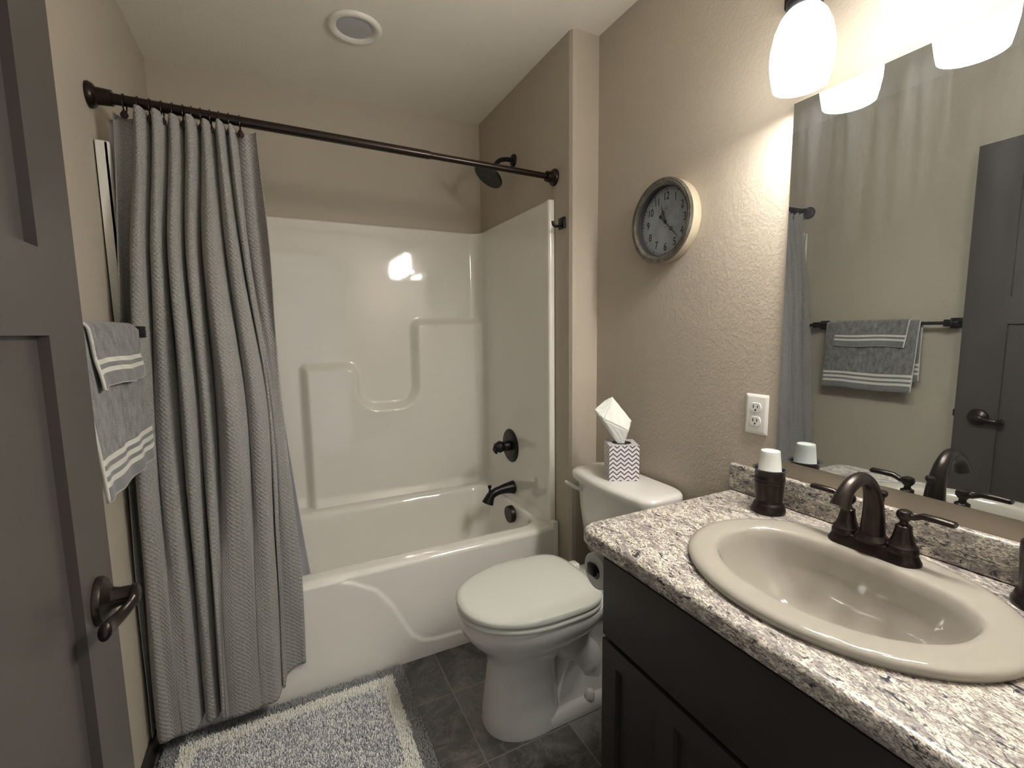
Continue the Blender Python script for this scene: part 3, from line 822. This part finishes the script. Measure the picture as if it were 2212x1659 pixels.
# the sheet pulled up from the opening: a folded square seen from two sides
tx, ty, tz = cc.x, cc.y, TL + hz
SR, SU = Vector((.894, -.447, 0)), Vector((0, 0, 1)); SF = Vector((.447, .894, 0))
def tp(r, u, f): return tuple(Vector((tx, ty, tz)) + SR * r + SU * u + SF * f)
ts = MB()
# main fold (right leaf), left leaf and lower fold as curved sheets
def leaf(a, b, c, d, bulge, n=10):
    A, B, C, D = (Vector(tp(*q)) for q in (a, b, c, d))
    nrm = (B - A).cross(D - A).normalized()
    ts.grid(lambda u, v: tuple(A.lerp(B, u).lerp(D.lerp(C, u), v) + nrm * (bulge * 4 * u * (1 - u) * v * (1 - v) + .0012 * sin(u * 17 + v * 9))), n, n)
leaf((-.012, -.006, -.004), (.006, -.006, -.006), (.020, .048, -.020), (-.072, .092, -.016), .004)
leaf((-.072, .092, -.016), (.020, .048, -.020), (.034, .084, -.004), (-.034, .171, .010), .006)
leaf((-.072, .092, -.016), (-.034, .171, .010), (-.060, .155, .022), (-.100, .123, .012), -.004)
leaf((-.014, -.006, .004), (-.012, -.006, -.004), (-.072, .092, -.016), (-.100, .123, .012), .003)
leaf((.006, -.006, -.006), (.010, -.006, .006), (.034, .084, -.004), (.020, .048, -.020), .004)
leaf((-.014, -.006, .006), (.010, -.006, .008), (.034, .084, -.002), (-.034, .165, .016), -.006)
o = ts.build('tissue_sheet', M['tissue'], smooth=60)
o.modifiers.new('solid', 'SOLIDIFY').thickness = .0006
tag(o, 'white tissue pulled up out of the chevron box', 'tissue')

# ================================================================== VANITY
VX, VY0, VY1 = 1.093, .045, .849        # front of doors, near end, far end
van = thing('vanity_cabinet', (1.37, .45, 0), 'dark stained vanity cabinet under the speckled counter', 'cabinet')
mb = MB().box(VX + .07, XV - .002, VY0, VY1 - .003, .001, .118)
for y_ in (VY0, VY1 - .021): mb.box(VX + .02, XV - .002, y_, y_ + .018, .10, .777)
mb.box(VX + .02, XV - .002, VY0, VY1 - .003, .100, .118).box(XV - .012, XV - .002, VY0, VY1 - .003, .1, .777)
mb.box(VX + .032, VX + .05, VY0, VY1 - .003, .55, .777).box(VX + .02, VX + .038, VY0, VY0 + .04, .1, .6).box(VX + .02, VX + .038, VY1 - .043, VY1 - .003, .1, .6)
mb.build('carcass', M['cabinet'], van, smooth=0)
MB().box(VX, VX + .0195, VY0 + .004, VY1, .567, .762).build('drawer_front', M['cabinet'], van, bevel=.002)
def shaker(y0, y1, z0, z1):
    fr = .050; ym = (y0 + y1) / 2
    f = MB().box(VX, VX + .0195, y0, y0 + fr, z0, z1).box(VX, VX + .0195, y1 - fr, y1, z0, z1).box(VX, VX + .0195, ym - fr / 2, ym + fr / 2, z0 + fr, z1 - fr)
    f.box(VX, VX + .0195, y0 + fr, y1 - fr, z1 - fr, z1).box(VX, VX + .0195, y0 + fr, y1 - fr, z0, z0 + fr)
    d = f.build('door', M['cabinet'], van, smooth=0)
    for a, b in ((y0 + fr, ym - fr / 2), (ym + fr / 2, y1 - fr)):
        MB().box(VX + .0125, VX + .018, a - .003, b + .003, z0 + fr - .003, z1 - fr + .003).build('panel', M['cabinet'], d, smooth=0)
shaker(.436, VY1, .105, .556); shaker(VY0 + .004, .432, .105, .556)

cnt = thing('vanity_countertop', (1.36, .48, .778), 'speckled granite look countertop with low backsplash', 'countertop')
CX0, CX1, CY0, CY1 = 1.074, XV - .001, .032, .933
SC0 = (1.351, .483)
NA = 240
def rect_ray(a, inset, rc):
    """point where a ray from the sink centre meets the counter outline with its rounded front left corner"""
    c, s = cos(a), sin(a); x0, x1, y0, y1 = CX0 + inset, CX1, CY0 + inset * 0, CY1 - inset
    ts_ = []
    if c > 1e-9: ts_.append((x1 - SC0[0]) / c)
    if c < -1e-9: ts_.append((x0 - SC0[0]) / c)
    if s > 1e-9: ts_.append((y1 - SC0[1]) / s)
    if s < -1e-9: ts_.append((y0 - SC0[1]) / s)
    t = min(ts_); x, y = SC0[0] + c * t, SC0[1] + s * t
    ccx, ccy = x0 + rc, y1 - rc
    if x < ccx and y > ccy:      # corner arc
        dx, dy = SC0[0] - ccx, SC0[1] - ccy
        B = dx * c + dy * s; C = dx * dx + dy * dy - rc * rc
        t = -B + sqrt(max(0, B * B - C)); x, y = SC0[0] + c * t, SC0[1] + s * t
    return x, y
angs = sorted([2 * pi * i / NA for i in range(NA)] + [atan2(y - SC0[1], x - SC0[0]) % (2 * pi) for x, y in ((CX1, CY1), (CX1, CY0), (CX0, CY0))])
def oring(inset, z, rc=.045): return [(*rect_ray(a, inset, rc), z) for a in angs]
def hole(z): return [(SC0[0] + .205 * cos(a), SC0[1] + .247 * sin(a), z) for a in angs]
rg = [hole(.778), hole(CT)]
for k in range(6):
    t = k / 5 * pi / 2; rg.append(oring(.014 * (1 - sin(t)), CT - .014 * (1 - cos(t)) , .045))
rg += [oring(0, CT - .02), oring(0, .782), oring(.004, .778)]
rg.append(rg[0])
MB().loft(rg, True).build('worktop', M['granite'], cnt, smooth=50, weld=True)
MB().box(XV - .022, XV - .001, CY0, CY1, CT + .0003, CT + .081).build('backsplash', M['granite'], cnt, bevel=.006, seg=3)

# drop-in sink
snk = thing('bathroom_sink', (1.351, .483, CT), 'biscuit oval drop in sink set into the speckled counter', 'sink')
NS = 128
def orim(k, z, ka=None): return [(SC0[0] + (.232 + k) * cos(2 * pi * i / NS), SC0[1] + (.274 + k) * sin(2 * pi * i / NS), z) for i in range(NS)]
BC = (1.350, .487)
def brim(sc, z, dx=0.0, grow=0.0):
    out = []
    for i in range(NS):
        a = 2 * pi * i / NS; c, s = cos(a), sin(a)
        e = 2.05 if c < 0 else 3.0; ax = (.168 if c < 0 else .124) + grow; by = .211 + grow
        out.append((BC[0] + dx + sc * ax * math.copysign(abs(c) ** (2 / e), c), BC[1] + sc * by * math.copysign(abs(s) ** (2 / (2.05 if c < 0 else 2.5)), s), z))
    return out
z0 = CT
rg = [orim(-.012, z0 - .004), orim(-.003, z0 + .0006), orim(-.0015, z0 + .004), orim(-.001, z0 + .005), orim(.0, z0 + .008), orim(-.001, z0 + .0125), orim(-.005, z0 + .0165), orim(-.012, z0 + .0190), orim(-.022, z0 + .0195),
      brim(1, z0 + .0175, 0, .012), brim(1, z0 + .0165, 0, .005), brim(1, z0 + .0135, 0, .001), brim(1, z0 + .008, 0, -.003),
      brim(1, z0 - .01, 0, -.008), brim(.90, z0 - .045, .004), brim(.80, z0 - .08, .006), brim(.66, z0 - .112, .008), brim(.48, z0 - .132, .010), brim(.28, z0 - .142, .012), brim(.12, z0 - .146, .014)]
MB().loft(rg, True, False, True).build('basin', M['porcelain'], snk, smooth=60)
MB().lathe([(.0, .004), (.018, .004), (.022, .0025), (.022, .0), (.0, .0)], (1.364, .487, z0 - .1455), n=32).build('drain', M['bronze'], snk)

# faucet
FXC, FYC, FZ = 1.518, .495, CT + .0185
fau = thing('faucet', (FXC, FYC, FZ), 'oil rubbed bronze two handle faucet on the back of the sink', 'faucet')
def stad(hw, hl, z, n=14):
    out = []
    for i in range(n + 1): a = pi * i / n; out.append((FXC + hw * cos(a), FYC + hl - hw + hw * sin(a), z))
    for i in range(n + 1): a = pi + pi * i / n; out.append((FXC + hw * cos(a), FYC - hl + hw + hw * sin(a), z))
    return out
MB().loft([stad(.029, .084, FZ - .001), stad(.029, .084, FZ + .004), stad(.0265, .0815, FZ + .008), stad(.0225, .0775, FZ + .018), stad(.0215, .0765, FZ + .024), stad(.019, .074, FZ + .026)], True, True, True).build('base_plate', M['bronze'], fau, smooth=35)
HZ = FZ + .024
for s in (1, -1):
    hy = FYC + s * .0508
    b_ = MB().lathe([(.027, -.004), (.027, .003), (.0255, .006), (.0255, .009), (.0215, .013), (.0175, .024), (.0145, .038), (.0135, .046), (.0138, .049), (.011, .051), (.0075, .053), (.0065, .058), (.0078, .062), (.0, .063)], (FXC, hy, HZ), n=36).build('handle_body', M['bronze'], fau)
    lz = HZ + .071
    lv = MB().lathe([(.0, -.0125), (.0085, -.0105), (.0130, -.004), (.0138, .002), (.0118, .0075), (.0055, .0105), (.0, .0108)], (FXC, hy, lz), n=24)
    lv.tube([(FXC, hy + s * .002, lz), (FXC, hy + s * .016, lz), (FXC, hy + s * .024, lz + .004), (FXC, hy + s * .030, lz + .007), (FXC, hy + s * .055, lz + .0075), (FXC, hy + s * .076, lz + .007), (FXC, hy + s * .0785, lz + .007)],
            [(.008, .009), (.0062, .0072), (.0060, .0072), (.0066, .0082), (.0066, .0098), (.0064, .0105), (.0045, .0085)], 16)
    lv.build('lever', M['bronze'], b_)
spt = catmull([(FXC - .004, FYC, FZ + .022), (FXC - .004, FYC, FZ + .06), (FXC - .009, FYC, FZ + .105), (FXC - .026, FYC, FZ + .143), (FXC - .056, FYC, FZ + .163), (FXC - .090, FYC, FZ + .160), (FXC - .116, FYC, FZ + .143), (FXC - .131, FYC, FZ + .118)], 6)
n = len(spt)
sm_ = MB().tube(spt, [lerp(.0225, .0135, sm(i / n / .5)) if i / n < .5 else (.0135 if i / n < .78 else lerp(.0135, .0178, sm((i / n - .78) / .22))) for i in range(n)], 28)
sm_.lathe([(.031, -.001), (.031, .004), (.027, .009), (.0235, .014), (.0, .016)], (FXC - .004, FYC, FZ + .0245), n=32)
sm_.build('spout', M['bronze'], fau)
MB().lathe([(.003, .0), (.003, .085), (.0045, .088), (.004, .094), (.009, .100), (.0098, .106), (.007, .110), (.0, .111)], (FXC + .024, FYC, FZ + .015), n=16).build('lift_rod', M['bronze'], fau)

# tumbler with paper cup
def vessel(name, x, y, label, cat, mat, inner=True):
    t = thing(name, (x, y, CT), label, cat)
    MB().lathe([(.0, .0005), (.0405, .0005), (.0415, .004), (.041, .010), (.0385, .014), (.0375, .018), (.0365, .022), (.033, .026), (.0315, .028), (.0328, .040), (.0350, .078), (.0350, .079), (.0366, .0815), (.0366, .0835), (.0352, .086), (.0352, .0875), (.0368, .090), (.0368, .092), (.0356, .0945), (.0358, .112), (.0380, .1145), (.036, .1146), (.034, .112), (.033, .08), (.0, .078)], (x, y, CT), n=56, cap0=True, cap1=False).build('body', mat, t, smooth=45)
    MB().lathe([(.0362, .1143), (.0405, .1155), (.0424, .1170), (.0422, .1183), (.0405, .1187), (.0372, .1172), (.0355, .1145)], (x, y, CT), n=56, cap0=False, cap1=False).build('rim', M['rimsteel'], t, smooth=60)
    return t
CPX, CPY = 1.569, .762
vessel('tumbler', CPX, CPY, 'dark bronze tumbler holding a paper cup beside the outlet', 'tumbler', M['bronze'])
pc = thing('paper_cup', (CPX - .002, CPY, CT + .08), 'white paper cup upside down in the bronze tumbler', 'paper cup')
MB().lathe([(.0, .0830), (.0205, .0830), (.0209, .0850), (.0222, .0852), (.0230, .083), (.0236, .076), (.0300, .012), (.0318, .010), (.032, .008), (.0315, .0055), (.0300, .0055), (.0292, .012), (.0, .070)], (CPX - .002, CPY, CT + .0795), n=48).build('cup', M['paper'], pc, smooth=40)
sd = thing('soap_dispenser', (1.575, .262, CT), 'dark bronze soap dispenser cut off by the right edge of the photo', 'soap dispenser')
MB().lathe([(.0, .0005), (.0405, .0005), (.0415, .004), (.041, .010), (.0385, .014), (.0375, .018), (.0365, .022), (.033, .026), (.0315, .028), (.0328, .040), (.0350, .078), (.0358, .0815), (.0354, .0875), (.036, .089), (.0357, .095), (.0364, .097), (.0358, .112), (.030, .120), (.014, .124), (.0, .124)], (1.575, .262, CT), n=48).build('bottle', M['bronze'], sd, smooth=45)
MB().lathe([(.014, .1235), (.014, .134), (.006, .136), (.0055, .160), (.009, .161), (.009, .168), (.0, .169)], (1.575, .262, CT), n=24).tube([(1.575, .262, CT + .1645), (1.545, .262, CT + .164), (1.533, .262, CT + .158)], [.006, .005, .004], 12).build('pump', M['bronze'], sd)

# toilet paper holder on the end of the vanity
tph = thing('paper_holder', (1.13, VY1, .70), 'black square toilet paper holder on the far end of the vanity', 'paper holder')
MB().box(1.150, 1.196, VY1 - .003, VY1 + .006, .672, .718).box(1.161, 1.185, VY1 + .004, VY1 + .078, .684, .706).build('post', M['black'], tph, bevel=.002)
MB().box(1.112, 1.275, VY1 + .056, VY1 + .078, .686, .704).build('arm', M['black'], tph, bevel=.002)
MB().box(1.104, 1.116, VY1 + .053, VY1 + .081, .681, .709).build('end_stop', M['black'], tph, bevel=.002)

tr = thing('toilet_paper_roll', (1.175, VY1 + .067, .655), 'white toilet paper roll hanging on the black holder behind the vanity end', 'toilet paper')
MB().lathe([(.020, .0), (.0445, .0), (.046, .002), (.046, .100), (.0445, .102), (.020, .102), (.020, .0)], (1.119, VY1 + .067, .687), 'x', 40, cap0=False, cap1=False).build('paper', M['paper'], tr)
# outlet
oy, oz = .864, 1.0543
out = thing('wall_outlet', (XV, oy, oz), 'white duplex electrical outlet on the wall beside the mirror', 'outlet')
pr = [[(XV - d, a, b) for a, b in rrect(oy - .035 + k, oy + .035 - k, oz - .0575 + k, oz + .0575 - k, .003)] for d, k in ((.0003, 0), (.002, 0), (.0055, .006), (.006, .009))]
MB().loft(pr, True, True, True).build('cover_plate', M['plastic'], out, smooth=25)
for s in (1, -1):
    zc = oz + s * .0197; sh_ = []
    for i in range(40):
        a = 2 * pi * i / 40; b = max(-.0135, min(.0135, .0172 * sin(a))); sh_.append((.0172 * cos(a), b))
    rc = MB().loft([[(XV - d, oy + a * k, zc + b * k) for a, b in sh_] for d, k in ((.005, 1), (.0076, 1), (.0082, .95))], True, True, True).build('receptacle', M['plastic'], out, smooth=30)
    for dy, hh in ((.0064, .0046), (-.0064, .0038)):
        MB().box(XV - .0088, XV - .0072, oy + dy - .0012, oy + dy + .0012, zc + .003 - hh, zc + .003 + hh).build('slot', M['slot'], rc, smooth=0)
    MB().lathe([(.0, .0016), (.0026, .0016), (.0026, .0), (.0, .0)], (XV - .0073, oy, zc - .0072), 'x', 14, flip=-1).build('ground_hole', M['slot'], rc)
MB().lathe([(.0, .0018), (.003, .0012), (.0034, .0), (.0, .0)], (XV - .0055, oy, oz), 'x', 16, flip=-1).build('screw', M['plastic'], out)

# ================================================================== MIRROR
mir = thing('wall_mirror', (XV, .43, .939), 'large frameless mirror on the wall over the sink', 'mirror')
MB().box(XV - .0062, XV - .0005, .06, .798, .939, 1.865).build('glass_edge', M['glassedge'], mir, smooth=0)
MB().add([(XV - .0064, .0602, .9392), (XV - .0064, .0602, 1.8648), (XV - .0064, .7975, 1.8648), (XV - .0064, .7975, .9392)], [(0, 1, 2, 3)]).build('mirror_glass', M['mirror'], mir, smooth=0, fix=False)

# ================================================================== VANITY LIGHT
vl = thing('vanity_light', (XV, .489, 2.13), 'dark bronze vanity light with three white glass shades above the mirror', 'vanity light')
MB().box(XV - .022, XV - .0005, .15, .83, 2.095, 2.175).build('back_plate', M['bronze'], vl, bevel=.006)
LX = 1.545
for k, ly in enumerate((.721, .489, .257)):
    MB().tube(catmull([(XV - .018, ly, 2.135), (XV - .05, ly, 2.150), (XV - .09, ly, 2.135), (LX, ly, 2.085), (LX, ly, 2.05)], 6), .008, 14).build('arm', M['bronze'], vl)
    MB().lathe([(.0, .068), (.014, .068), (.017, .052), (.018, .036), (.022, .033), (.030, .029), (.0365, .022), (.0375, .013), (.034, .004), (.030, .0), (.0, .0)], (LX, ly, 2.013), n=40).build('socket_cup', M['black'], vl)
    zt, zb = 2.018, 1.856
    o_ = [(.030, zt - 1.853), (.036, .160), (.047, .146), (.0575, .120), (.0640, .088), (.0655, .066), (.0645, .044), (.0600, .018), (.0560, .0)]
    i_ = [(r - .0035, h) for r, h in reversed(o_)]
    shd = MB().lathe(o_ + i_, (LX, ly, 1.853), n=56, cap0=False, cap1=False).build('glass_shade', M['opal'], vl, smooth=80)
    bl = MB().lathe([(.0, .0), (.014, .002), (.024, .010), (.029, .024), (.027, .040), (.018, .058), (.013, .066), (.013, .09)], (LX, ly, 1.895), n=32, cap0=False).build('bulb', M['bulb'], shd, smooth=80)
    ld = bpy.data.lights.new('bulb_light', 'AREA'); ld.shape = 'DISK'; ld.size = .098; ld.energy = LAMP_W; ld.color = LAMP_COL
    lo = bpy.data.objects.new('bulb_light', ld); COL.objects.link(lo); lo.location = (LX, ly, 1.858)

# ================================================================== CLOCK
CKY, CKZ = 1.222, 1.662
ck = thing('wall_clock', (XV, CKY, CKZ), 'round wall clock with weathered pewter rim above the toilet tank', 'clock')
XF = .046
def prof_x(p): return [(r, h) for r, h in p]
MB().lathe([(.136, .0005), (.137, .004), (.137, .036)], (XV, CKY, CKZ), 'x', 72, flip=-1, cap1=False).build('case', M['clockside'], ck)
MB().lathe([(.137, .035), (.139, .038), (.1385, .043), (.134, .0475), (.130, .046), (.127, .0475), (.122, .046), (.1185, .041), (.1165, .040), (.115, .038)], (XV, CKY, CKZ), 'x', 72, flip=-1, cap0=False, cap1=False).build('rim', M['clockrim'], ck)
MB().lathe([(.115, .0385), (.113, .037), (.112, .014)], (XV, CKY, CKZ), 'x', 72, flip=-1, cap0=False, cap1=False).build('inner_wall', M['clockinner'], ck)
FD = .0155
MB().lathe([(.1135, FD), (.0, FD)], (XV, CKY, CKZ), 'x', 72, flip=-1, cap0=False, cap1=False).build('dial', M['clockface'], ck)
def cpos(r, minute, d=FD + .0006):     # minute 0 = twelve; seen from the room, clockwise runs towards smaller y
    a = 2 * pi * minute / 60; return Vector((XV - d, CKY - r * sin(a), CKZ + r * cos(a)))
for hnum in range(1, 13):
    fcu = bpy.data.curves.new('numeral', 'FONT'); fcu.body = str(hnum); fcu.size = .036; fcu.align_x = 'CENTER'; fcu.align_y = 'CENTER'; fcu.extrude = .0002; fcu.resolution_u = 6
    tmp = bpy.data.objects.new('numeral_text', fcu); COL.objects.link(tmp)
    bpy.context.view_layer.update()
    me = bpy.data.meshes.new_from_object(tmp.evaluated_get(bpy.context.evaluated_depsgraph_get()))
    bpy.data.objects.remove(tmp); bpy.data.curves.remove(fcu)
    p = cpos(.0835, hnum * 5)
    for v_ in me.vertices:
        a, b, c_ = v_.co; v_.co = (p.x - XV - c_, p.y - CKY - a * .80, p.z - CKZ + b * 1.02)
    me.materials.clear(); me.materials.append(M['numeral'])
    o = bpy.data.objects.new('numeral', me); COL.objects.link(o); o.parent = ck
tk = MB()
for i in range(60):
    p = cpos(.1065, i); big = .0022 if i % 5 else .0036
    tk.lathe([(.0, .0005), (big * .8, .0005), (big * .8, 0)], (XV - FD, p.y, p.z), 'x', 8, flip=-1)
tk.build('minute_track', M['numeral'], ck, smooth=0)
# small worn print above the centre: a bird-like emblem and three thin lines
em = MB()
def stroke(pts, wdt):
    for (a, b), (c, d) in zip(pts, pts[1:]):
        dx, dy = c - a, d - b; l = hypot(dx, dy) or 1; ox, oy = -dy / l * wdt / 2, dx / l * wdt / 2
        em.add([(XV - FD - .0004, CKY - q[0], CKZ + q[1]) for q in ((a + ox, b + oy), (a - ox, b - oy), (c - ox, d - oy), (c + ox, d + oy))], [(0, 1, 2, 3)])
FP = simple('faded_print', (.12, .125, .13), .6)
stroke([(-.004, .045), (.002, .050), (.002, .041), (.006, .044), (-.010, .041), (.012, .042)], .0016)
em.build('printed_emblem', FP, ck, smooth=0, fix=False, weld=True)
for pa, pb, wd in (((-.004, .033), (.024, .034), .0016), ((-.006, .026), (.022, .027), .0008), ((-.002, .022), (.018, .023), .0007), ((-.006, -.022), (.004, -.012), .0016)):
    em = MB(); stroke([pa, pb], wd); em.build('printed_line', FP, ck, smooth=0, fix=False)
def hand(nm, minute, segs, ring_r, discs, dd):
    h_ = MB()
    for r0, r1, w0, w1 in segs:
        a = 2 * pi * minute / 60; t = Vector((0, -sin(a), cos(a))); s_ = Vector((0, cos(a), sin(a)))
        c0 = Vector((XV - dd, CKY, CKZ))
        q = [c0 + t * r0 + s_ * w0, c0 + t * r0 - s_ * w0, c0 + t * r1 - s_ * w1, c0 + t * r1 + s_ * w1]
        h_.loft([[tuple(p) for p in q], [tuple(p - Vector((.001, 0, 0))) for p in q]], True, True, True)
    p = cpos(ring_r, minute); h_.torus((XV - dd - .0005, p.y, p.z), .0048, .0015, 'x', 20, 8)
    for r, rad in discs:
        p = cpos(r, minute); h_.lathe([(.0, .0012), (rad, .0012), (rad, .0), (.0, .0)], (XV - dd, p.y, p.z), 'x', 24, flip=-1)
    h_.build(nm, M['numeral'], ck, smooth=0)
hand('hour_hand', 56.8, [(0, .0285, .0014, .0018), (.0375, .058, .0020, .0002)], .033, [(0, .006)], .0185)
hand('minute_hand', 22.4, [(-.022, .034, .0016, .0012), (.043, .082, .0018, .0002)], .0385, [(0, .0045), (-.0275, .0065)], .0205)
